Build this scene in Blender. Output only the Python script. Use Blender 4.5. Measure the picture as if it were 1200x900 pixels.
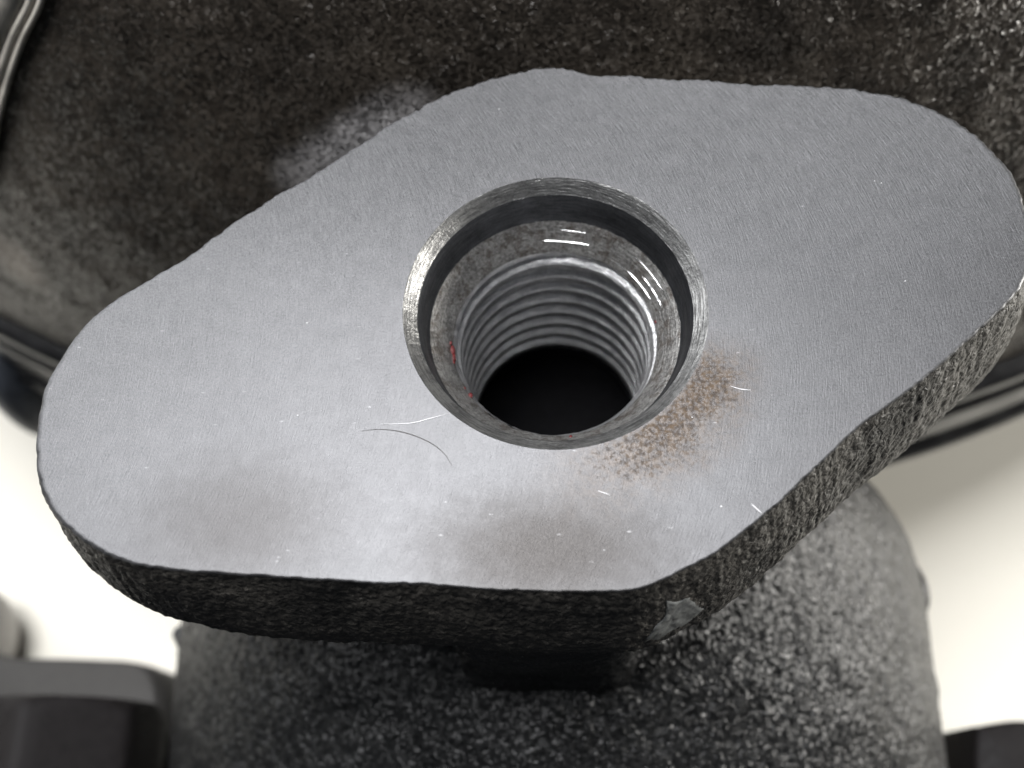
import bpy, math, random
import numpy as np
from mathutils import Vector, Matrix
from mathutils.bvhtree import BVHTree

random.seed(7)
for o in list(bpy.data.objects):
    bpy.data.objects.remove(o, do_unlink=True)
scene = bpy.context.scene
COL = scene.collection
MM = 0.001

# ------------------------------------------------------------------ camera
# origin = centre of the threaded hole on the machined face, z up along the hole axis
F_PX, CX, CY = 1167.0, 600.0, 450.0
nadir = Vector((50.0, -500.0, -F_PX)).normalized()          # straight down, in camera axes
Zc = -nadir
Xc = (Vector((1, 0, 0)) - Zc * Zc.x).normalized()
Yc = Zc.cross(Xc)
C2W = Matrix((Xc, Yc, Zc))                                   # camera axes -> world axes


def ray(px, py):
    return (C2W @ Vector((px - CX, CY - py, -F_PX))).normalized()


CAM_H = 60.0                                                 # mm above the face
_r = ray(650, 358)
CAM = -_r * (CAM_H / -_r.z)


def on_z(px, py, z):
    """point (mm) of the photograph's ray at height z"""
    r = ray(px, py)
    t = (z - CAM.z) / r.z
    return CAM + r * t


cam_d = bpy.data.cameras.new("camera")
cam_d.sensor_width = 36.0
cam_d.lens = 36.0 * F_PX / 1200.0
cam_d.clip_start = 0.002
cam_d.clip_end = 20.0
cam_o = bpy.data.objects.new("camera", cam_d)
COL.objects.link(cam_o)
cam_o.matrix_world = Matrix.Translation(CAM * MM) @ C2W.to_4x4()
cam_d.dof.use_dof = True
cam_d.dof.focus_distance = 0.0665
cam_d.dof.aperture_fstop = cam_d.lens / 1.3
scene.camera = cam_o

# ------------------------------------------------------------------ light
world = bpy.data.worlds.new("World")
scene.world = world
world.use_nodes = True
bg = world.node_tree.nodes["Background"]
bg.inputs[0].default_value = (0.80, 0.88, 1.0, 1)
bg.inputs[1].default_value = 0.045


def area(name, loc, target, size, power, colour):
    d = bpy.data.lights.new(name, 'AREA')
    d.shape = 'RECTANGLE'
    d.size, d.size_y = size
    d.energy = power
    d.color = colour
    o = bpy.data.objects.new(name, d)
    COL.objects.link(o)
    o.location = Vector(loc)
    o.rotation_euler = (Vector(target) - Vector(loc)).to_track_quat('-Z', 'Y').to_euler()
    return o


area("overhead_soft_light", (-0.12, 0.20, 1.0), (0, 0, 0), (0.6, 0.5), 18.0, (0.98, 0.98, 1.0))
area("window_light", (-0.85, 0.60, 0.50), (0, 0, -0.05), (0.7, 0.6), 7.0, (0.97, 0.98, 1.0))
area("right_bounce_fill", (0.80, 0.14, 0.09), (0.05, 0, -0.08), (0.25, 0.25), 9.0, (1.0, 0.97, 0.92))  # added fill lamp standing in for bounce off the pale surroundings

scene.view_settings.view_transform = 'Standard'
scene.view_settings.look = 'None'
scene.view_settings.exposure = 0.0
scene.view_settings.gamma = 1.0
scene.view_settings.use_curve_mapping = False
scene.render.engine = 'CYCLES'
scene.cycles.use_denoising = True
scene.cycles.use_adaptive_sampling = True
scene.cycles.adaptive_threshold = 0.03
scene.cycles.max_bounces = 6
scene.cycles.glossy_bounces = 3
scene.cycles.diffuse_bounces = 3
scene.cycles.caustics_reflective = False
scene.cycles.caustics_refractive = False

# ------------------------------------------------------------------ helpers


def _hash(ix, iy, iz, seed):
    h = (ix * 374761393 + iy * 668265263 + iz * 2147483647 + seed * 974634721) & 0xFFFFFFFF
    h = ((h ^ (h >> 13)) * 1274126177) & 0xFFFFFFFF
    h = (h ^ (h >> 16)) & 0xFFFFFFFF
    return h.astype(np.float64) / 4294967295.0


def vnoise(p, scale, seed=0):
    """value noise in [-1,1]; p is (n,3) in mm, scale = feature size in mm"""
    q = p / scale + 1000.37
    i = np.floor(q).astype(np.int64)
    f = q - i
    f = f * f * f * (f * (f * 6 - 15) + 10)
    out = 0
    for dx in (0, 1):
        wx = f[:, 0] if dx else 1 - f[:, 0]
        for dy in (0, 1):
            wy = f[:, 1] if dy else 1 - f[:, 1]
            for dz in (0, 1):
                wz = f[:, 2] if dz else 1 - f[:, 2]
                out = out + wx * wy * wz * _hash(i[:, 0] + dx, i[:, 1] + dy, i[:, 2] + dz, seed)
    return out * 2 - 1


def worley(p, scale, seed=0):
    """distance to the nearest scattered grain centre, 0..~1"""
    q = p / scale + 500.13
    i = np.floor(q).astype(np.int64)
    best = np.full(len(p), 9.0)
    for dx in (-1, 0, 1):
        for dy in (-1, 0, 1):
            for dz in (-1, 0, 1):
                c = i + np.array((dx, dy, dz))
                o = np.stack([_hash(c[:, 0], c[:, 1], c[:, 2], seed + k) for k in (1, 2, 3)], 1)
                d = np.linalg.norm(c + o - q, axis=1)
                best = np.minimum(best, d)
    return best


def cast(p, amp=0.22, seed=0, grain=0.95):
    """sand-cast relief in mm"""
    w = 0.55 - worley(p, grain, seed) if grain else 0.0
    return amp * (1.0 * w + 0.6 * vnoise(p, 2.3, seed + 9) + 0.9 * vnoise(p, 8.0, seed + 11))


def grid_normals(V, nu, nv, closed_u):
    P = V.reshape(nv, nu, 3)
    if closed_u:
        du = np.roll(P, -1, 1) - np.roll(P, 1, 1)
    else:
        du = np.gradient(P, axis=1)
    dv = np.gradient(P, axis=0)
    n = np.cross(du, dv)
    n /= np.linalg.norm(n, axis=2, keepdims=True) + 1e-12
    return n.reshape(-1, 3)


def grid_faces(nu, nv, closed_u):
    cu = nu if closed_u else nu - 1
    a = np.arange(nv - 1)[:, None] * nu
    b = np.arange(cu)[None, :]
    b2 = (b + 1) % nu
    f = np.stack([a + b, a + b2, a + nu + b2, a + nu + b], -1).reshape(-1, 4)
    return f


def link(name, mesh, mat, parent=None, smooth=True):
    if mat:
        mesh.materials.append(mat)
    if smooth:
        mesh.polygons.foreach_set("use_smooth", [True] * len(mesh.polygons))
    o = bpy.data.objects.new(name, mesh)
    COL.objects.link(o)
    if parent:
        o.parent = parent
    return o


def mesh_of(name, V, Fc):
    m = bpy.data.meshes.new(name)
    V = np.asarray(V, dtype=np.float64) * MM
    Fc = np.asarray(Fc, dtype=np.int64)
    nf, k = Fc.shape
    m.vertices.add(len(V))
    m.vertices.foreach_set("co", V.ravel())
    m.loops.add(nf * k)
    m.loops.foreach_set("vertex_index", Fc.ravel())
    m.polygons.add(nf)
    m.polygons.foreach_set("loop_start", np.arange(0, nf * k, k))
    m.polygons.foreach_set("loop_total", np.full(nf, k))
    m.update(calc_edges=True)
    m.validate()
    return m


def grid_obj(name, V, nu, nv, closed_u, mat, parent=None, flip=False, smooth=True):
    f = grid_faces(nu, nv, closed_u)
    if flip:
        f = f[:, ::-1]
    return link(name, mesh_of(name, V, f), mat, parent, smooth)


def revolve(name, prof, mat, parent, n=256, centre=(0, 0), flip=False, wob=0.0, seed=3):
    prof = np.array(prof, float)
    th = np.arange(n) / n * 2 * math.pi
    V = np.zeros((len(prof), n, 3))
    V[..., 0] = centre[0] + prof[:, 0:1] * np.cos(th)
    V[..., 1] = centre[1] + prof[:, 0:1] * np.sin(th)
    V[..., 2] = prof[:, 1:2]
    V = V.reshape(-1, 3)
    if wob:
        V += wob * vnoise(V, 0.35, seed)[:, None] * np.array((0.5, 0.5, 1.0))
    return grid_obj(name, V, n, len(prof), True, mat, parent, flip)


def tube(name, pts, rad, mat, parent, sides=8):
    pts = [Vector(p) for p in pts]
    V = []
    n = len(pts)
    for i, p in enumerate(pts):
        t = (pts[min(i + 1, n - 1)] - pts[max(i - 1, 0)]).normalized()
        a = t.cross(Vector((0, 0, 1))).normalized()
        b = a.cross(t)
        r = rad(i / (n - 1)) if callable(rad) else rad
        for k in range(sides):
            w = 2 * math.pi * k / sides
            V.append(p + a * (math.cos(w) * r) + b * (math.sin(w) * r * 0.6))
    return grid_obj(name, np.array([tuple(v) for v in V]), sides, n, True, mat, parent)


def smooth_line(pts, n, closed=False):
    """Catmull-Rom resample"""
    P = np.array(pts, float)
    m = len(P)
    out = []
    segs = m if closed else m - 1
    for i in range(segs):
        g = (lambda k: P[k % m]) if closed else (lambda k: P[min(max(k, 0), m - 1)])
        p0, p1, p2, p3 = g(i - 1), g(i), g(i + 1), g(i + 2)
        for t in np.linspace(0, 1, n, endpoint=False):
            out.append(0.5 * ((2 * p1) + (p2 - p0) * t + (2 * p0 - 5 * p1 + 4 * p2 - p3) * t * t
                              + (3 * p1 - p0 - 3 * p2 + p3) * t ** 3))
    if not closed:
        out.append(P[-1])
    return np.array(out)


# ------------------------------------------------------------------ materials
class NT:
    def __init__(self, name):
        self.m = bpy.data.materials.new(name)
        self.m.use_nodes = True
        self.t = self.m.node_tree
        self.b = self.t.nodes["Principled BSDF"]
        self.co = self.t.nodes.new("ShaderNodeTexCoord").outputs["Object"]

    def node(self, ty, **kw):
        n = self.t.nodes.new(ty)
        for k, v in kw.items():
            setattr(n, k, v)
        return n

    def put(self, sock, v):
        if isinstance(v, (int, float)):
            sock.default_value = v
        elif isinstance(v, (tuple, list)):
            sock.default_value = tuple(v) if len(v) == len(sock.default_value) else (*v, 1)
        else:
            self.t.links.new(v, sock)

    def math(self, op, a, b=0.0, c=None, clamp=False):
        n = self.node("ShaderNodeMath", operation=op, use_clamp=clamp)
        self.put(n.inputs[0], a)
        self.put(n.inputs[1], b)
        if c is not None:
            self.put(n.inputs[2], c)
        return n.outputs[0]

    def noise(self, mm, detail=3.0, rough=0.6, vec=None):
        n = self.node("ShaderNodeTexNoise")
        n.inputs["Scale"].default_value = 1000.0 / mm
        n.inputs["Detail"].default_value = detail
        n.inputs["Roughness"].default_value = rough
        self.t.links.new(vec or self.co, n.inputs["Vector"])
        return n.outputs["Fac"]

    def ramp(self, v, lo, hi, a=0.0, b=1.0):
        n = self.node("ShaderNodeMapRange", interpolation_type='SMOOTHSTEP')
        self.put(n.inputs[0], v)
        for k, x in zip((1, 2, 3, 4), (lo, hi, a, b)):
            n.inputs[k].default_value = x
        return n.outputs[0]

    def mix(self, f, a, b):
        n = self.node("ShaderNodeMix", data_type='RGBA')
        self.put(n.inputs[0], f)
        self.put(n.inputs[6], a)
        self.put(n.inputs[7], b)
        return n.outputs[2]

    def bump(self, h, dist_mm, strength=1.0, prev=None):
        n = self.node("ShaderNodeBump")
        n.inputs["Distance"].default_value = dist_mm * MM
        n.inputs["Strength"].default_value = strength
        self.t.links.new(h, n.inputs["Height"])
        if prev:
            self.t.links.new(prev, n.inputs["Normal"])
        return n.outputs[0]

    def out(self, col=None, rough=None, metal=None, nrm=None, spec=None):
        for k, v in (("Base Color", col), ("Roughness", rough), ("Metallic", metal), ("Normal", nrm),
                     ("Specular IOR Level", spec)):
            if v is not None:
                self.put(self.b.inputs[k], v)
        return self.m


def mat_cast(name, c0, c1, rough=(0.30, 0.6), metal=0.3, bump=0.16, grain=0.9, pale_spots=(), facet=0.5):
    M = NT(name)
    n1 = M.noise(grain, 2, 0.7)
    n2 = M.noise(7.0, 3, 0.6)
    n3 = M.noise(grain * 0.3, 2, 0.6)
    vo = M.node("ShaderNodeTexVoronoi", feature='F1')
    vo.inputs["Scale"].default_value = 1000 / (grain * 0.8)
    wv = M.node("ShaderNodeMix", data_type='VECTOR')
    wv.inputs[0].default_value = 0.0006
    M.t.links.new(M.co, wv.inputs[4])
    nz = M.node("ShaderNodeTexNoise")
    nz.inputs["Scale"].default_value = 1000 / 0.7
    M.t.links.new(M.co, nz.inputs["Vector"])
    M.t.links.new(nz.outputs["Color"], wv.inputs[5])
    M.t.links.new(wv.outputs[1], vo.inputs["Vector"])
    f = M.math('MULTIPLY_ADD', n2, 0.6, M.math('MULTIPLY', n1, 0.5))
    col = M.mix(M.ramp(f, 0.35, 0.75), c0, c1)
    for (c, rx, w, wc) in pale_spots:                               # soft pale spots mixed into the colour
        vm = M.node("ShaderNodeVectorMath", operation='DISTANCE')
        M.t.links.new(M.co, vm.inputs[0])
        vm.inputs[1].default_value = tuple(x * MM for x in c)
        d = M.math('ADD', M.math('MULTIPLY', vm.outputs["Value"], 1000.0 / rx), M.math('MULTIPLY', n2, 0.5))
        col = M.mix(M.math('MULTIPLY', M.ramp(d, 0.45, 1.35, 1.0, 0.0), w), col, wc)
    h = M.math('ADD', M.math('MULTIPLY', n3, 0.5), M.math('MULTIPLY', n1, 1.2))
    h = M.math('SUBTRACT', h, M.math('MULTIPLY', vo.outputs["Distance"], 1.0))
    v3 = M.node("ShaderNodeTexVoronoi")
    v3.inputs["Scale"].default_value = 1000 / (grain * 0.62)
    M.t.links.new(wv.outputs[1], v3.inputs["Vector"])
    sb = M.node("ShaderNodeVectorMath", operation='SUBTRACT')
    M.t.links.new(v3.outputs["Color"], sb.inputs[0])
    sb.inputs[1].default_value = (0.5, 0.5, 0.5)
    sc_ = M.node("ShaderNodeVectorMath", operation='SCALE')
    M.t.links.new(sb.outputs[0], sc_.inputs[0])
    sc_.inputs["Scale"].default_value = facet
    ge = M.node("ShaderNodeNewGeometry")
    ad = M.node("ShaderNodeVectorMath", operation='ADD')
    M.t.links.new(ge.outputs["Normal"], ad.inputs[0])
    M.t.links.new(sc_.outputs[0], ad.inputs[1])
    nm = M.node("ShaderNodeVectorMath", operation='NORMALIZE')
    M.t.links.new(ad.outputs[0], nm.inputs[0])
    return M.out(col, M.ramp(n1, 0.3, 0.7, *rough), metal, M.bump(h, bump, 1.0, nm.outputs[0]), 0.6)


M_CAST = mat_cast("dark_cast_iron", (0.006, 0.0062, 0.0064), (0.023, 0.0235, 0.0235), rough=(0.26, 0.46), bump=0.08, grain=0.5, facet=0.55)
M_SIDE = mat_cast("cast_lug_side", (0.007, 0.0067, 0.0062), (0.06, 0.055, 0.047), (0.4, 0.65), 0.1, 0.10, 0.5, facet=0.3)


def mat_simple(name, col, rough, metal, nmm=1.0, var=0.25, bump=0.02):
    M = NT(name)
    n = M.noise(nmm, 3, 0.65)
    c = M.mix(M.ramp(n, 0.3, 0.7), tuple(x * (1 - var) for x in col), tuple(min(1, x * (1 + var)) for x in col))
    return M.out(c, M.ramp(n, 0.3, 0.7, rough * 0.85, rough * 1.15), metal, M.bump(n, bump))


def mat_face():
    M = NT("milled_steel_face")
    sx = M.node("ShaderNodeSeparateXYZ")
    M.t.links.new(M.co, sx.inputs[0])
    X = M.math('MULTIPLY', sx.outputs[0], 1000.0)
    Y = M.math('MULTIPLY', sx.outputs[1], 1000.0)
    # arcs of the milling cutter: same radius, fed along x
    R = 36.0
    dy = M.math('ADD', Y, 2.0)
    arc = M.math('SQRT', M.math('MAXIMUM', M.math('SUBTRACT', R * R, M.math('MULTIPLY', dy, dy)), 1.0))
    warp = M.math('MULTIPLY', M.noise(9.0, 2, 0.5), 0.5)
    ph = M.math('ADD', M.math('SUBTRACT', X, arc), warp)
    # 1-D noise along the phase, slightly broken along the cut
    cv = M.node("ShaderNodeCombineXYZ")
    M.put(cv.inputs[0], ph)
    M.put(cv.inputs[1], M.math('MULTIPLY', Y, 0.06))
    ln = M.node("ShaderNodeTexNoise")
    ln.inputs["Scale"].default_value = 12.0
    ln.inputs["Detail"].default_value = 3.0
    ln.inputs["Roughness"].default_value = 0.7
    M.t.links.new(cv.outputs[0], ln.inputs["Vector"])
    lines = ln.outputs["Fac"]
    # lines are stronger on the upper part of the face and fade elsewhere
    upper = M.ramp(M.math('ADD', Y, M.math('MULTIPLY', M.noise(14.0, 2), 8.0)), 2.0, 19.0, 0.30, 1.0)
    fine = M.noise(0.16, 3, 0.8)
    med = M.noise(1.2, 4, 0.65)
    big = M.noise(16.0, 3, 0.55)
    # colour
    v = M.math('MULTIPLY_ADD', M.math('SUBTRACT', fine, 0.5), 1.0, 0.0)
    v = M.math('MULTIPLY_ADD', M.math('SUBTRACT', med, 0.5), 0.24, v)
    v = M.math('MULTIPLY_ADD', M.math('MULTIPLY', M.math('SUBTRACT', lines, 0.5), upper), 0.85, v)
    v = M.math('MULTIPLY_ADD', M.math('SUBTRACT', big, 0.5), 0.18, v)
    v = M.math('ADD', v, 0.5, clamp=True)
    col = M.mix(v, (0.029, 0.0296, 0.031), (0.190, 0.191, 0.196))
    # two dark soft-edged smudges in the colour, and rust bloom
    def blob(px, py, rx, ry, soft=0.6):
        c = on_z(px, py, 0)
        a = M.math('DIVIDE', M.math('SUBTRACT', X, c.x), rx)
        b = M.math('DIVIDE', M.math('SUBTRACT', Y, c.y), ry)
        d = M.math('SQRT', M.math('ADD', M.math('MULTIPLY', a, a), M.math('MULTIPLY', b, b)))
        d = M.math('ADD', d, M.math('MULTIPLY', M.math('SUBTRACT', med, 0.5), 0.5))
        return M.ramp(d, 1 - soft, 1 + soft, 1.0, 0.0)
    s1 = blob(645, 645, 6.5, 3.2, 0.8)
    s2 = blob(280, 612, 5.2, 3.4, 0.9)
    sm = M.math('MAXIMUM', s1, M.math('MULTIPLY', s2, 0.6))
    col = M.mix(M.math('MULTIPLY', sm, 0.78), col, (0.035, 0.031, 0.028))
    rr = M.math('SQRT', M.math('ADD', M.math('MULTIPLY', X, X), M.math('MULTIPLY', Y, Y)))
    ang = M.math('ARCTAN2', Y, X)
    rn = M.math('ADD', rr, M.math('MULTIPLY', M.math('SUBTRACT', M.noise(2.5, 3), 0.5), 3.0))
    rm = M.math('MULTIPLY', M.ramp(rn, 11.5, 16.2, 1.0, 0.0), M.ramp(rr, 9.9, 10.7))
    am = M.math('MULTIPLY', M.ramp(ang, -1.85, -0.90), M.ramp(ang, -0.50, -0.14, 1.0, 0.0))
    rust = M.math('MULTIPLY', rm, am)
    sp = M.ramp(M.math('ADD', M.noise(0.30, 4, 0.8), M.math('MULTIPLY', M.math('SUBTRACT', rust, 0.5), 0.16)), 0.50, 0.66)
    rcol = M.mix(M.ramp(M.noise(0.5, 3), 0.38, 0.62), (0.040, 0.024, 0.012), (0.100, 0.062, 0.030))
    col = M.mix(M.math('MULTIPLY', rust, M.math('MULTIPLY_ADD', sp, 0.50, 0.40)), col, rcol)
    # small bright nicks and dark pits
    vo = M.node("ShaderNodeTexVoronoi")
    vo.inputs["Scale"].default_value = 1000 / 1.1
    mp0 = M.node("ShaderNodeMapping")
    mp0.inputs["Rotation"].default_value = (0, 0, 0.6)
    mp0.inputs["Scale"].default_value = (0.45, 1.25, 1.0)
    M.t.links.new(M.co, mp0.inputs[0])
    M.t.links.new(mp0.outputs[0], vo.inputs["Vector"])
    sel = M.ramp(M.noise(3.0, 3), 0.42, 0.60)
    nick = M.math('MULTIPLY', M.ramp(M.math('ADD', vo.outputs["Distance"], M.math('MULTIPLY', fine, 0.2)), 0.10, 0.18, 1.0, 0.0), sel)
    col = M.mix(M.math('MULTIPLY', nick, 0.22), col, (0.75, 0.76, 0.77))
    vo2 = M.node("ShaderNodeTexVoronoi")
    vo2.inputs["Scale"].default_value = 1000 / 1.9
    vo2.inputs["Randomness"].default_value = 1.0
    mp = M.node("ShaderNodeMapping")
    mp.inputs["Location"].default_value = (0.31, 0.17, 0.0)
    M.t.links.new(M.co, mp.inputs[0])
    M.t.links.new(mp.outputs[0], vo2.inputs["Vector"])
    pit = M.math('MULTIPLY', M.ramp(M.math('ADD', vo2.outputs["Distance"], M.math('MULTIPLY', fine, 0.12)), 0.08, 0.13, 1.0, 0.0), M.ramp(M.noise(4.0, 3), 0.5, 0.64))
    col = M.mix(M.math('MULTIPLY', pit, 0.0), col, (0.05, 0.05, 0.052))
    h = M.math('MULTIPLY', M.math('MULTIPLY', lines, upper), 0.9)
    h = M.math('ADD', h, M.math('MULTIPLY', fine, 0.22))
    nrm = M.bump(h, 0.05, 0.9)
    rough = M.math('ADD', M.ramp(fine, 0.3, 0.7, 0.36, 0.48), M.math('MULTIPLY', M.math('MULTIPLY', rust, sp), 0.25))
    metal = M.math('SUBTRACT', 0.75, M.math('MULTIPLY', M.math('MULTIPLY', rust, sp), 0.6))
    return M.out(col, rough, metal, nrm)


def mat_turned(name, c0, c1, rough, metal=0.85, bump=0.03, stretch=0.12, ringw=0.45, rusty=0.0):
    """lathe-cut surface: fine rings around the hole axis plus speckle"""
    M = NT(name)
    sx = M.node("ShaderNodeSeparateXYZ")
    M.t.links.new(M.co, sx.inputs[0])
    rr = M.math('SQRT', M.math('ADD', M.math('MULTIPLY', sx.outputs[0], sx.outputs[0]),
                               M.math('MULTIPLY', sx.outputs[1], sx.outputs[1])))
    an = M.math('ARCTAN2', sx.outputs[1], sx.outputs[0])
    cv = M.node("ShaderNodeCombineXYZ")
    M.put(cv.inputs[0], M.math('MULTIPLY', rr, 1000.0))
    M.put(cv.inputs[1], M.math('MULTIPLY', sx.outputs[2], 1000.0))
    M.put(cv.inputs[2], M.math('MULTIPLY', an, stretch * 8))
    ln = M.node("ShaderNodeTexNoise")
    ln.inputs["Scale"].default_value = 7.0
    ln.inputs["Detail"].default_value = 3.0
    M.t.links.new(cv.outputs[0], ln.inputs["Vector"])
    rings = ln.outputs["Fac"]
    fine = M.noise(0.2, 3, 0.75)
    med = M.noise(1.4, 4, 0.7)
    v = M.math('ADD', M.math('MULTIPLY', rings, ringw), M.math('MULTIPLY', fine, 0.75 - ringw))
    v = M.math('ADD', v, M.math('MULTIPLY', med, 0.35))
    col = M.mix(M.ramp(v, 0.38, 0.74), c0, c1)
    if rusty:
        col = M.mix(M.math('MULTIPLY', M.ramp(M.noise(1.1, 4, 0.75), 0.50, 0.62), rusty), col, (0.07, 0.045, 0.028))
    h = M.math('ADD', rings, M.math('MULTIPLY', fine, 0.9))
    return M.out(col, M.ramp(v, 0.35, 0.75, rough * 1.2, rough * 0.8), metal, M.bump(h, bump))


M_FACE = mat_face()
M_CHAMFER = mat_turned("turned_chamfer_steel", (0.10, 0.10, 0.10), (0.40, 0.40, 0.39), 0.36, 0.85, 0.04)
M_BORE = mat_turned("shaded_bore_steel", (0.035, 0.037, 0.041), (0.10, 0.103, 0.11), 0.34, 0.7, 0.02)  # the wall's dark reflection is put into this base colour
M_LEDGE = mat_turned("seat_ledge_steel", (0.13, 0.128, 0.123), (0.52, 0.51, 0.49), 0.40, 0.7, 0.07, ringw=0.15, rusty=0.55)
M_THREAD = mat_turned("tapped_thread_steel", (0.45, 0.45, 0.46), (0.95, 0.95, 0.95), 0.36, 0.85, 0.05)
M_DEEP = mat_simple("bore_darkness_black", (0.005, 0.005, 0.0055), 0.9, 0.5)  # near-black colour paints the darkness deep in the hole
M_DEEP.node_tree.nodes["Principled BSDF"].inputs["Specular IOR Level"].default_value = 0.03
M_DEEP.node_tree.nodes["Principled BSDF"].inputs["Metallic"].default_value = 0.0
M_CHIP = mat_simple("bare_chipped_iron", (0.12, 0.125, 0.122), 0.7, 0.0, 0.4, 0.25, 0.03)
M_RIM = mat_simple("smooth_grey_machined_rim", (0.70, 0.66, 0.58), 0.45, 0.1, 2.0, 0.15, 0.02)
M_LIP = mat_simple("glossy_black_lip", (0.010, 0.010, 0.0105), 0.34, 0.1, 3.0, 0.3, 0.02)
M_KNOB = mat_simple("blue_grey_boss", (0.055, 0.062, 0.075), 0.45, 0.3, 2.0, 0.3, 0.03)
M_PAD = mat_simple("bare_grey_pad", (0.34, 0.33, 0.33), 0.5, 0.5, 1.0, 0.2, 0.03)
M_BOLT = mat_simple("black_oxide_steel", (0.012, 0.0105, 0.0105), 0.6, 0.0, 0.8, 0.25, 0.02)
M_BOLT.node_tree.nodes["Principled BSDF"].inputs["Specular IOR Level"].default_value = 0.15
M_SLEEVE = mat_simple("grey_zinc", (0.30, 0.29, 0.28), 0.42, 0.6, 2.0, 0.15, 0.02)
M_BLOCK = mat_simple("dull_grey_paint", (0.055, 0.053, 0.05), 0.6, 0.1, 3.0, 0.12, 0.02)
M_BLOCK.node_tree.nodes["Principled BSDF"].inputs["Specular IOR Level"].default_value = 0.15
M_RED = mat_simple("red_thread_paint", (0.11, 0.010, 0.010), 0.55, 0.0, 0.3, 0.3, 0.02)
M_OIL_HIGHLIGHT = mat_simple("bright_oil_highlight", (0.95, 0.96, 0.97), 0.16, 0.85, 0.5, 0.1, 0.01)  # near-white metal that paints the highlights of the oil film
M_FIBRE = mat_simple("dark_scratch", (0.11, 0.105, 0.10), 0.6, 0.2, 0.3, 0.2, 0.01)
M_BRIGHT = mat_simple("bright_burnished_steel", (0.85, 0.85, 0.86), 0.5, 0.1, 0.3, 0.15, 0.02)
M_TABLE = NT("cream_paper_surface")
_n = M_TABLE.noise(60.0, 3)
M_TABLE = M_TABLE.out(M_TABLE.mix(_n, (0.76, 0.73, 0.64), (0.83, 0.80, 0.71)), 0.7, 0.0,
                      M_TABLE.bump(M_TABLE.noise(0.6, 3), 0.05, 0.4))

# ------------------------------------------------------------------ the setting
FLOOR_Z = -110.0
S = 600.0
nt = 13
gx, gy = np.meshgrid(np.linspace(-S, S, nt), np.linspace(-45.0, S, nt))
tv = np.stack([gx.ravel(), gy.ravel(), np.full(gx.size, FLOOR_Z)], 1)
table = grid_obj("ground", tv, nt, nt, False, M_TABLE)
table["kind"] = "structure"

# ------------------------------------------------------------------ the casting
casting = bpy.data.objects.new("iron_casting", None)
COL.objects.link(casting)
casting.empty_display_size = 0.02
casting["label"] = "dark rough iron casting with a flat milled lozenge lug around a threaded hole"
casting["category"] = "casting"

# --- outline of the milled face (photo points carried onto the plane z = 0)
OUT_PX = [(42, 519), (45, 485), (53, 453), (69, 423), (95, 386), (130, 354), (175, 327), (225, 297), (270, 263),
          (320, 231), (375, 199), (430, 163), (480, 133), (520, 112), (560, 97), (600, 86), (638, 79), (666, 80),
          (690, 87), (740, 89), (800, 92), (860, 96), (930, 100), (1000, 104), (1042, 110), (1080, 121), (1112, 136),
          (1141, 155), (1166, 178), (1186, 204), (1200, 236), (1207, 266), (1208, 295), (1204, 320), (1190, 345),
          (1150, 385), (1100, 430), (1055, 465), (1007, 500), (970, 535), (933, 570), (900, 600), (867, 627),
          (835, 650), (800, 668), (768, 684), (735, 692), (680, 694), (620, 693), (560, 690), (500, 685), (440, 684),
          (400, 681), (330, 677), (267, 673), (183, 666), (128, 651), (83, 622), (55, 589), (44, 555)]
outl = np.array([tuple(on_z(x, y, 0))[:2] for x, y in OUT_PX])
dense = smooth_line(outl, 24, True)
NA = 1800
th = -math.pi + (np.arange(NA) + 0.5) / NA * 2 * math.pi
da = np.arctan2(dense[:, 1], dense[:, 0])
dr = np.hypot(dense[:, 0], dense[:, 1])
o_ = np.argsort(da)
rad = np.interp(th, da[o_], dr[o_], period=2 * math.pi)
edge = np.stack([np.cos(th) * rad, np.sin(th) * rad, np.zeros(NA)], 1)
tan = np.roll(edge, -1, 0) - np.roll(edge, 1, 0)
nor = np.stack([tan[:, 1], -tan[:, 0], np.zeros(NA)], 1)
nor /= np.linalg.norm(nor, axis=1, keepdims=True)
# torn edge: stronger along the far (upper) edge
upf = np.clip(edge[:, 1] / 18.0, 0, 1)
jag = (0.05 + 0.08 * upf) * vnoise(edge, 0.36, 2) + (0.03 + 0.09 * upf) * vnoise(edge, 1.6, 4)
jag -= 0.30 * np.clip(vnoise(edge, 1.1, 8) - 0.55, 0, 1) * (0.4 + upf)
edge = edge + nor * jag[:, None]

# side wall of the lug: draft, bulge, then underneath towards the middle
prof = []
for t in np.linspace(0, 1, 44):
    d = 9.0 * t
    prof.append((2.25 * (1 - (1 - min(1, t * 1.08)) ** 1.5), -d - 0.02))
for a in np.linspace(0, math.pi / 2, 12)[1:]:
    prof.append((2.25 - 1.2 * (1 - math.cos(a)), -9.02 - 1.2 * math.sin(a)))
prof = np.array(prof)
rows = []
lf = 0.70 + 0.30 * np.clip((edge[:, 0:1] + 33) / 14, 0, 1)       # less draft at the left end
for w, z in prof:
    q = edge + nor * w * lf
    q[:, 2] = z
    rows.append(q)
for k_ in range(len(rows)):
    rows[k_][:, 2] -= (0.05 + 0.06 * (1 + vnoise(edge, 0.9, 12))) * max(0.0, 1 - k_ / 6)
end = rows[-1].copy()
for f in np.linspace(0, 1, 14)[1:]:
    q = end * (1 - f) + f * np.stack([np.cos(th) * 8.2, np.sin(th) * 8.2, end[:, 2]], 1)
    q[:, 2] = end[:, 2] - 1.2 * f
    rows.append(q)
V = np.array(rows)
nv = len(V)
flat = V.reshape(-1, 3)
N = -grid_normals(flat, NA, nv, True)
depth = np.clip(-flat[:, 2] / 0.7, 0, 1)
disp = cast(flat, 0.17, 31, 0.7) * depth
flat = flat - N * (-disp[:, None]) * 1.0
lug = grid_obj("mounting_lug", flat, NA, nv, True, M_SIDE, casting, flip=True)
lug["label"] = "thick lozenge lug with rough dark cast sides"

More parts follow.
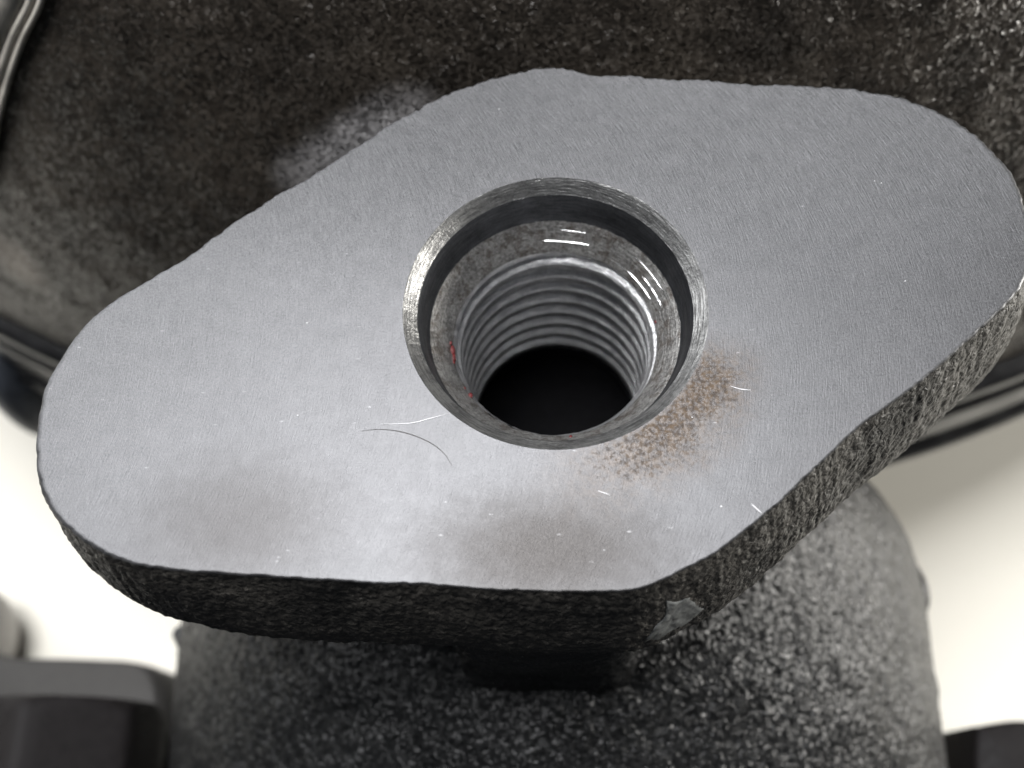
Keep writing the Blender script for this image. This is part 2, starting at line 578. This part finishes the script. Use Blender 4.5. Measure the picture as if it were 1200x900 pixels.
# --- milled face
RC = 10.35                                                    # outer chamfer radius
ring = []
for f in np.concatenate([np.linspace(0, 0.97, 30), [0.984, 0.990, 0.995, 1.0]]):
    q = edge * f + (1 - f) * np.stack([np.cos(th) * RC, np.sin(th) * RC, np.zeros(NA)], 1)
    ring.append(q)
V = np.array(ring)
bv_ = 0.5 + 0.5 * vnoise(edge, 0.9, 12)
V[-1, :, 2] -= 0.05 + 0.12 * bv_
V[-2, :, 2] -= 0.01 + 0.04 * bv_
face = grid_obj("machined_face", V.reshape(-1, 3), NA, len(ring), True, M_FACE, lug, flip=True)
face["label"] = "flat grey milled face with arc-shaped cutter marks and a rust bloom"

# --- bore
s0 = 0.85
ch = revolve("hole_chamfer", [(RC, 0.0), (RC - 0.05, -0.03), (RC - 0.45, -0.42), (RC - 0.86, -s0 + 0.03), (RC - 0.9, -s0)],
             M_CHAMFER, lug, 360, wob=0.02)
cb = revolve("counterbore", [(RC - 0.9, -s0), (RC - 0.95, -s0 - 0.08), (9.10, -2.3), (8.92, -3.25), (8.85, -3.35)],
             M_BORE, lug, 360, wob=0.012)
R_OPEN = 7.4
Z_OPEN = -5.45
ld = revolve("seat_ledge", [(8.85, -3.35), (8.75, -3.46), (8.5, -3.78), (8.2, -4.2), (7.9, -4.65), (7.6, -5.1), (7.5, -5.25), (R_OPEN, Z_OPEN)],
             M_LEDGE, lug, 480, wob=0.05)
# helical thread
PITCH, CREST, ROOT = 2.0, 6.98, 7.98
nth, ns = 360, 270
zz = np.linspace(0, 16.2, ns)
tt = np.arange(nth) / nth * 2 * math.pi
T, Zg = np.meshgrid(tt, zz)
ph = ((Zg / PITCH - T / (2 * math.pi)) % 1.0)
tri = 1 - np.abs(2 * ph - 1)                                  # 0 at root edge, 1 in the middle
tri = np.clip((tri - 0.04) / 0.58, 0, 1)
tri = 0.6 * tri + 0.4 * np.sin(tri * math.pi / 2)
lead = np.clip(Zg / 0.18, 0, 1)
rt = ROOT - (ROOT - CREST) * tri
rt = np.where(Zg < 0.9, np.maximum(np.minimum(rt, R_OPEN + 0.25 * Zg), R_OPEN - 0.42 * Zg), rt)
V = np.stack([np.cos(T) * rt, np.sin(T) * rt, Z_OPEN - Zg], -1).reshape(-1, 3)
V += ((0.02 + 0.05 * np.exp(-Zg / 0.5)).reshape(-1) * vnoise(V, 0.45, 41))[:, None] * np.array((1, 1, 0.2))
thr = grid_obj("thread", V, nth, ns, True, M_THREAD, lug)
thr["label"] = "helical tapped thread inside the hole"
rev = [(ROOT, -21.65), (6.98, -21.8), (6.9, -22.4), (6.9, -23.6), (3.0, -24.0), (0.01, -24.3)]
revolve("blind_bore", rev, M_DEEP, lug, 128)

# --- web under the lug (front rib down to the barrel)
nu, nvv = 260, 150
u = np.linspace(0, 2 * math.pi, nu, endpoint=False)
zz = np.linspace(-8.5, -40, nvv)
pf, pr = on_z(516, 762, -10), on_z(764, 762, -10)
xc, hw = (pf.x + pr.x) / 2, (pr.x - pf.x) / 2 * 1.06
V = np.zeros((nvv, nu, 3))
for i, z in enumerate(zz):
    fl = 1.0 + 0.5 * max(0, (-z - 22) / 18) ** 2 * 2
    ex = 0.35
    cx_, sx_ = np.cos(u), np.sin(u)
    V[i, :, 0] = xc + hw * fl * np.sign(cx_) * np.abs(cx_) ** ex
    V[i, :, 1] = -5.0 + (16.4 + (fl - 1) * 9) * np.sign(sx_) * np.abs(sx_) ** ex
    V[i, :, 2] = z
flat = V.reshape(-1, 3)
N = grid_normals(flat, nu, nvv, True)
flat = flat - N * cast(flat, 0.26, 51)[:, None]
rxy = np.hypot(flat[:, 0], flat[:, 1])                      # round boss around the bore
push = np.maximum(rxy, 9.0) / np.maximum(rxy, 1e-6)
flat[:, 0] *= push
flat[:, 1] *= push
grid_obj("web", flat, nu, nvv, True, M_CAST, casting, flip=True)

# --- barrel
RB, ZB = 45.0, -70.0
YB0, YB1 = -62.0, 12.0
px_ = []
bev = 20.0
prof = [(0.5, YB1)]
for r in np.linspace(2, RB - bev, 10):
    prof.append((r, YB1))
for a in np.linspace(0, math.pi / 2, 110)[1:]:
    prof.append((RB - bev + bev * math.sin(a), YB1 - bev + bev * math.cos(a)))
for y in np.concatenate([np.linspace(YB1 - bev, -36, 120)[1:], np.linspace(-36, YB0, 30)[1:]]):
    prof.append((RB, y))
prof = np.array(prof)
nb = 900
# angles concentrated on the upper half
ua = np.linspace(-0.12 * math.pi, 1.12 * math.pi, nb)
V = np.zeros((len(prof), nb, 3))
V[..., 0] = -0.8 + prof[:, 0:1] * np.cos(ua)
V[..., 2] = ZB + prof[:, 0:1] * np.sin(ua)
V[..., 1] = prof[:, 1:2]
V[..., 2] -= 0.013 * np.clip(-8 - V[..., 1], 0, 60) ** 2 * np.clip((V[..., 2] - ZB) / RB, 0, 1)
flat = V.reshape(-1, 3)
N = grid_normals(flat, nb, len(prof), False)
sgn = np.sign((N * (flat - np.array((0, -30, ZB)))).sum(1, keepdims=True))
N = N * sgn
flat = flat + N * cast(flat, 0.17, 61, 0.7)[:, None]
barrel = grid_obj("barrel", flat, nb, len(prof), False, M_CAST, casting)
barrel["label"] = "broad rounded barrel with pebbled dark cast skin below the lug"
nbl = 60
ub = np.linspace(1.10 * math.pi, 1.90 * math.pi, nbl)
pb = np.concatenate([prof[::8], prof[-1:]])
V = np.zeros((len(pb), nbl, 3))
V[..., 0] = -0.8 + pb[:, 0:1] * np.cos(ub)
V[..., 2] = ZB + pb[:, 0:1] * np.sin(ub)
V[..., 1] = pb[:, 1:2]
grid_obj("underside", V.reshape(-1, 3), nbl, len(pb), False, M_CAST, barrel)


def lump(name, c, r, mat, parent, n=28, amp=0.25, seed=0):
    c = np.array(tuple(c))
    a = np.linspace(0, 2 * math.pi, n * 2, endpoint=False)
    b = np.linspace(0.02, math.pi - 0.02, n)
    A, B = np.meshgrid(a, b)
    V = np.stack([np.cos(A) * np.sin(B), np.sin(A) * np.sin(B), np.cos(B)], -1).reshape(-1, 3)
    P = V * np.array(r)
    P = P * (1 + amp * vnoise(P + c, max(r) * 0.8, seed))[:, None] + c
    return grid_obj(name, P, n * 2, n, True, mat, parent, flip=True)


for k, (px, py, z, r) in enumerate([(1074, 690, -54, (1.3, 3.2, 1.8)), (1088, 800, -54, (1.0, 2.4, 1.6)),
                                    (222, 748, -54, (1.6, 2.2, 2.0))]):
    lump("casting_burr", on_z(px, py, z), r, M_CAST, barrel, 24, 0.35, 70 + k)

# --- housing behind: broad bell with a glossy lip at its foot
ZL = -62.0
A_, B_, C_ = [on_z(*p, ZL) for p in ((0, 432), (1045, 545), (1200, 488))]


def circle3(a, b, c):
    ax, ay, bx, by, cx, cy = a.x, a.y, b.x, b.y, c.x, c.y
    d = 2 * (ax * (by - cy) + bx * (cy - ay) + cx * (ay - by))
    ux = ((ax ** 2 + ay ** 2) * (by - cy) + (bx ** 2 + by ** 2) * (cy - ay) + (cx ** 2 + cy ** 2) * (ay - by)) / d
    uy = ((ax ** 2 + ay ** 2) * (cx - bx) + (bx ** 2 + by ** 2) * (ax - cx) + (cx ** 2 + cy ** 2) * (bx - ax)) / d
    return ux, uy, math.hypot(ax - ux, ay - uy)


hx, hy, hr = circle3(A_, B_, C_)
print("HOUSING", hx, hy, hr, "CAM", CAM)
hprof = []
for t in np.linspace(0, 1, 200):
    z = ZL + 15 + t * 52.0
    r = hr - 2.5 - 0.10 * (z - ZL) - 14 * t * t
    hprof.append((r, z))
top_r, top_z = hprof[-1]
for a in np.linspace(0, math.pi / 2, 30)[1:]:
    hprof.append((top_r - 14 * (1 - math.cos(a)), top_z + 10 * math.sin(a)))
hprof = np.array(hprof)
nh = 600
ua = np.linspace(1.02 * math.pi, 1.98 * math.pi, nh)
V = np.zeros((len(hprof), nh, 3))
V[..., 0] = hx + hprof[:, 0:1] * np.cos(ua)
V[..., 1] = hy + hprof[:, 0:1] * np.sin(ua)
V[..., 2] = hprof[:, 1:2]
flat = V.reshape(-1, 3)
N = grid_normals(flat, nh, len(hprof), False)
sgn = np.sign((N[:, 0:1] * (flat[:, 0:1] - hx) + N[:, 1:2] * (flat[:, 1:2] - hy)))
flat = flat + N * sgn * cast(flat, 0.22, 81, None)[:, None]
housing = grid_obj("housing", flat, nh, len(hprof), False, M_CAST, casting)
_hb = BVHTree.FromPolygons([v.co / MM for v in housing.data.vertices], [tuple(q.vertices) for q in housing.data.polygons])
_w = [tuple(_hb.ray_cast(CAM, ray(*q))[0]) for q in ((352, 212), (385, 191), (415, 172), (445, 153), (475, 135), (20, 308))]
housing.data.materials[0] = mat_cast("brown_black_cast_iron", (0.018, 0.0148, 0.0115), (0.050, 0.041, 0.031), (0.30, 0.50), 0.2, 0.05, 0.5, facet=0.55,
                                     pale_spots=[(_w[q], 3.4, w_, (0.42, 0.41, 0.41)) for q, w_ in ((0, 0.35), (1, 0.5), (2, 0.6), (3, 0.6), (4, 0.45))] + [  # blurred highlight beside the lug, painted into the wall colour
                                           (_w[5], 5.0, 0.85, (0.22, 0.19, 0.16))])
housing["label"] = "curved brownish black cast wall rising behind the lug"
lp = [(hr - 14, ZL - 4), (hr - 3, ZL - 3.4), (hr - 0.8, ZL - 2.0), (hr, ZL), (hr - 0.6, ZL + 1.6), (hr - 2.0, ZL + 2.2),
      (hr - 2.2, ZL + 3.0), (hr - 1.2, ZL + 4.0), (hr - 1.5, ZL + 9.5), (hr - 2.4, ZL + 10.2), (hr - 2.6, ZL + 11.2), (hr - 2.0, ZL + 12.2), (hr - 2.2, ZL + 14.6), (hr - 4.6, ZL + 15.6)]
lp = smooth_line(lp, 5)
lipV = np.zeros((len(lp), 400, 3))
ul = np.linspace(1.02 * math.pi, 1.98 * math.pi, 400)
lipV[..., 0] = hx + lp[:, 0:1] * np.cos(ul)
lipV[..., 1] = hy + lp[:, 0:1] * np.sin(ul)
lipV[..., 2] = lp[:, 1:2]
grid_obj("lip", lipV.reshape(-1, 3), 400, len(lp), False, M_LIP, housing)

# hidden back and stem that carry the housing down to the table
st = [(hr - 14, ZL - 4), (hr - 16, ZL - 12), (hr - 18, FLOOR_Z + 0.3)]
V = np.zeros((3, 200, 3))
us = np.linspace(1.02 * math.pi, 1.98 * math.pi, 200)
stp = np.array(st)
V[..., 0] = hx + stp[:, 0:1] * np.cos(us)
V[..., 1] = hy + stp[:, 0:1] * np.sin(us)
V[..., 2] = stp[:, 1:2]
grid_obj("skirt", V.reshape(-1, 3), 200, 3, False, M_LIP, housing)

# ------------------------------------------------------------------ loose hardware


def hexbolt(name, label, end, L, R, mat, group=None, roll=0.0, yaw=0.0, legz=None):
    """hexagon head lying with its axis along y; end = far end centre (mm)"""
    root = bpy.data.objects.new(name, None)
    COL.objects.link(root)
    root.empty_display_size = 0.01
    root.location = Vector(end) * MM
    root.rotation_euler = (0, 0, yaw)
    root["label"], root["category"] = label, "bolt"
    if group:
        root["group"] = group
    n = 96
    a = np.arange(n) / n * 2 * math.pi + roll
    hexr = math.cos(math.pi / 6) / np.cos(((a - roll) % (math.pi / 3)) - math.pi / 6)
    V = []
    prof = [(0.02, 0), (0.80, 0), (0.865, -0.15), (0.93, -0.7), (1.0, -1.9), (1.0, -L)]
    for f, y in prof:
        r = np.minimum(R * hexr, R * f if f < 1 else 9e9)
        V.append(np.stack([np.cos(a) * r, np.full(n, y), np.sin(a) * r], 1))
    grid_obj("head", np.concatenate(V), n, len(prof), True, mat, root, smooth=False)
    return root


def cast_bvh(o):
    m = o.data
    return BVHTree.FromPolygons([v.co / MM for v in m.vertices], [tuple(q.vertices) for q in m.polygons])


hb = cast_bvh(housing)
lb = cast_bvh(lug)


# machined rim at the upper left of the housing
rc = smooth_line([(66, -70), (54, 0), (30, 52), (12, 105), (1, 150), (-12, 230)], 16)
rim_prof = [(0, -1.0), (1.5, 0.9), (5, 1.3), (9, 1.35), (11, 0.9), (13, 0.9), (15, 1.4), (22, 1.5), (24, 1.1), (27, 1.1), (29, 1.7),
            (60, 2.0), (100, 2.0), (104, -1.0)]
V = []
for q in rc:
    for d_, h_ in rim_prof:
        w_ = ray(q[0] - d_ * 0.92, q[1] - d_ * 0.38)
        V.append(tuple(hb.ray_cast(CAM, w_)[0] - w_ * h_))
rim = grid_obj("machined_rim", np.array(V), len(rim_prof), len(rc), False, M_RIM, housing)
rim["label"] = "smooth grey turned rim with fine steps"


def patch(name, bvh, poly_px, mat, parent, proud, n=22, amp=0.15, seed=0, dome=0.0):
    """a patch lying on a surface, its outline given by where it shows"""
    pp = np.array(poly_px, float)
    P = np.concatenate([pp[k] + (pp[(k + 1) % len(pp)] - pp[k]) * np.linspace(0, 1, 6, endpoint=False)[:, None] for k in range(len(pp))])
    P = P + 1.0 * np.stack([vnoise(np.c_[P, P[:, 0] * 0], 7.0, 97), vnoise(np.c_[P, P[:, 0] * 0], 7.0, 98)], 1)
    c = P.mean(0)
    V, m = [], len(P)
    for f in np.linspace(0.0, 1.0, n):
        for q in P:
            w = c + (q - c) * max(f, 0.01)
            h = bvh.ray_cast(CAM, ray(*w))
            loc = h[0]
            off = proud + dome * (1 - f * f)
            if f > 0.97:
                off = -0.12
            V.append(tuple(loc - ray(*w) * off))
    V = np.array(V)
    V += amp * vnoise(V, 0.7, seed)[:, None] * 0.5
    return grid_obj(name, V, m, n, True, mat, parent)


chip = patch("worn_patch", lb, [(754, 752), (768, 733), (779, 722), (781, 703), (794, 704), (806, 699), (828, 713), (806, 731), (786, 741), (772, 751)],
             M_CHIP, lug, 0.10, n=9, amp=0.02, seed=91)
chip["label"] = "bare light grey chipped spot on the lower edge of the lug"
# blue grey boss below the lip, left of the lug
q0 = on_z(22, 462, -66)
lump("boss", (q0.x, q0.y + 2, -70), (4.0, 5.6, 12.0), M_KNOB, housing, 32, 0.06, 95)

# --- small marks on the lug
a0 = [on_z(x, y, 0.03) for x, y in ((423, 505), (447, 503), (475, 507), (503, 518), (521, 532), (530, 547))]
tube("scratch", smooth_line([tuple(q) for q in a0], 10), lambda t: 0.006 + 0.022 * math.sin(math.pi * t), M_FIBRE, lug)
for pts in (((445, 497), (480, 496), (505, 490), (527, 484)), ((855, 452), (868, 456), (880, 457)), ((700, 575), (715, 580)),
            ((880, 590), (893, 602))):
    a0 = [on_z(x, y, 0.02) for x, y in pts]
    tube("scratch", smooth_line([tuple(q) for q in a0], 10), lambda t: 0.006 + 0.028 * math.sin(math.pi * t), M_BRIGHT, lug)
# scattered burrs and metal crumbs
for k in range(9):
    x, y = random.choice([(random.uniform(520, 720), random.uniform(115, 200)), (random.uniform(240, 500), random.uniform(330, 620)),
                          (random.uniform(700, 960), random.uniform(420, 640)), (random.uniform(850, 1150), random.uniform(200, 400))])
    c0 = on_z(x, y, 0)
    if math.hypot(c0.x, c0.y) < RC + 0.6:
        continue
    r0 = random.uniform(0.025, 0.07)
    lump("metal_crumb", (c0.x, c0.y, 0.02), (r0 * random.uniform(0.8, 2.2), r0, r0 * 0.5), M_BRIGHT, lug, 6, 0.4, 200 + k)
# oil film on the seat ledge, its highlights built as bright streaks
def arc_pts(r, z, a0, a1, n, wob=0.0):
    return [(math.cos(a) * (r + wob * math.sin(7 * a + 1)), math.sin(a) * (r + wob * math.sin(7 * a + 1)), z) for a in np.linspace(a0, a1, n)]


def ledge_z(r):
    return -3.35 - (8.85 - r) * (2.1 / 1.45) + 0.02


for r0, b0, b1, w0, wob in ((7.95, 1.95, 0.95, 0.10, 0.10), (8.45, 1.50, 0.35, 0.07, 0.05), (7.70, 1.15, 0.40, 0.12, 0.06), (8.05, 0.62, 0.12, 0.12, 0.05)):
    z0 = ledge_z(r0)
    tube("oil_highlight", arc_pts(r0, z0, b0, b1, 60, wob), lambda t, w0=w0: 0.75 * w0 * (0.15 + math.sin(math.pi * t) ** 0.5 * (0.7 + 0.3 * math.sin(23 * t))), M_OIL_HIGHLIGHT, lug)
for k, (ad, r0, sz) in enumerate(((186, 7.5, 0.22), (190, 7.45, 0.18), (182, 7.6, 0.12), (193, 7.5, 0.10), (210, 7.5, 0.10), (216, 7.5, 0.15), (277, 7.9, 0.13), (10, 7.5, 0.09))):
    z0 = ledge_z(r0)
    a = math.radians(ad)
    lump("paint_fleck", (math.cos(a) * r0, math.sin(a) * r0, z0), (sz, sz * 1.6, sz * 0.7), M_RED, lug, 8, 0.4, 300 + k)


def block(name, label, cat, pts_px, z0, z1, mat, rnd=1.2):
    """upright solid with a rounded plan and a softened top edge"""
    P = smooth_line([tuple(on_z(*q, z1))[:2] for q in pts_px], 8, True)
    c = P.mean(0)
    V = []
    m = len(P)
    for f, z in ((0.01, z1), (0.9, z1), (0.97, z1 - 0.3), (1.0, z1 - rnd), (1.0, z0)):
        q = c + (P - c) * f
        V.append(np.stack([q[:, 0], q[:, 1], np.full(m, z)], 1))
    o = grid_obj(name, np.concatenate(V), m, len(V), True, mat)
    o["label"], o["category"] = label, cat
    return o


block("grey_block", "blurred grey metal block on the pale ground behind the black bolt head", "block",
      [(-60, 772), (20, 769), (120, 771), (164, 776), (184, 800), (188, 850), (186, 960), (60, 990), (-60, 980)], FLOOR_Z, -80.4, M_BLOCK, 5.0)
q0 = on_z(-36, 752, -102)
knob = lump("round_knob", (q0.x, q0.y, -102), (7.0, 9.0, 8.3), M_SLEEVE, None, 32, 0.03, 96)
knob["label"], knob["category"] = "grey rounded knob cut off by the left edge above the bolt head", "knob"

p = on_z(85, 812, -57)
hexbolt("hex_bolt", "black hexagon bolt head lying on the grey block at the lower left", (p.x - 5.2, p.y, p.z - 11.3), 34, 12.0, M_BOLT, "loose black bolts", roll=math.pi / 6)
block("hex_bolt", "black bolt end standing at the lower right corner on the pale ground", "bolt",
      [(1144, 858), (1152, 851), (1168, 847), (1200, 844), (1250, 850), (1270, 900), (1250, 980), (1160, 980), (1144, 930)], FLOOR_Z, -66, M_BOLT)["group"] = "loose black bolts"
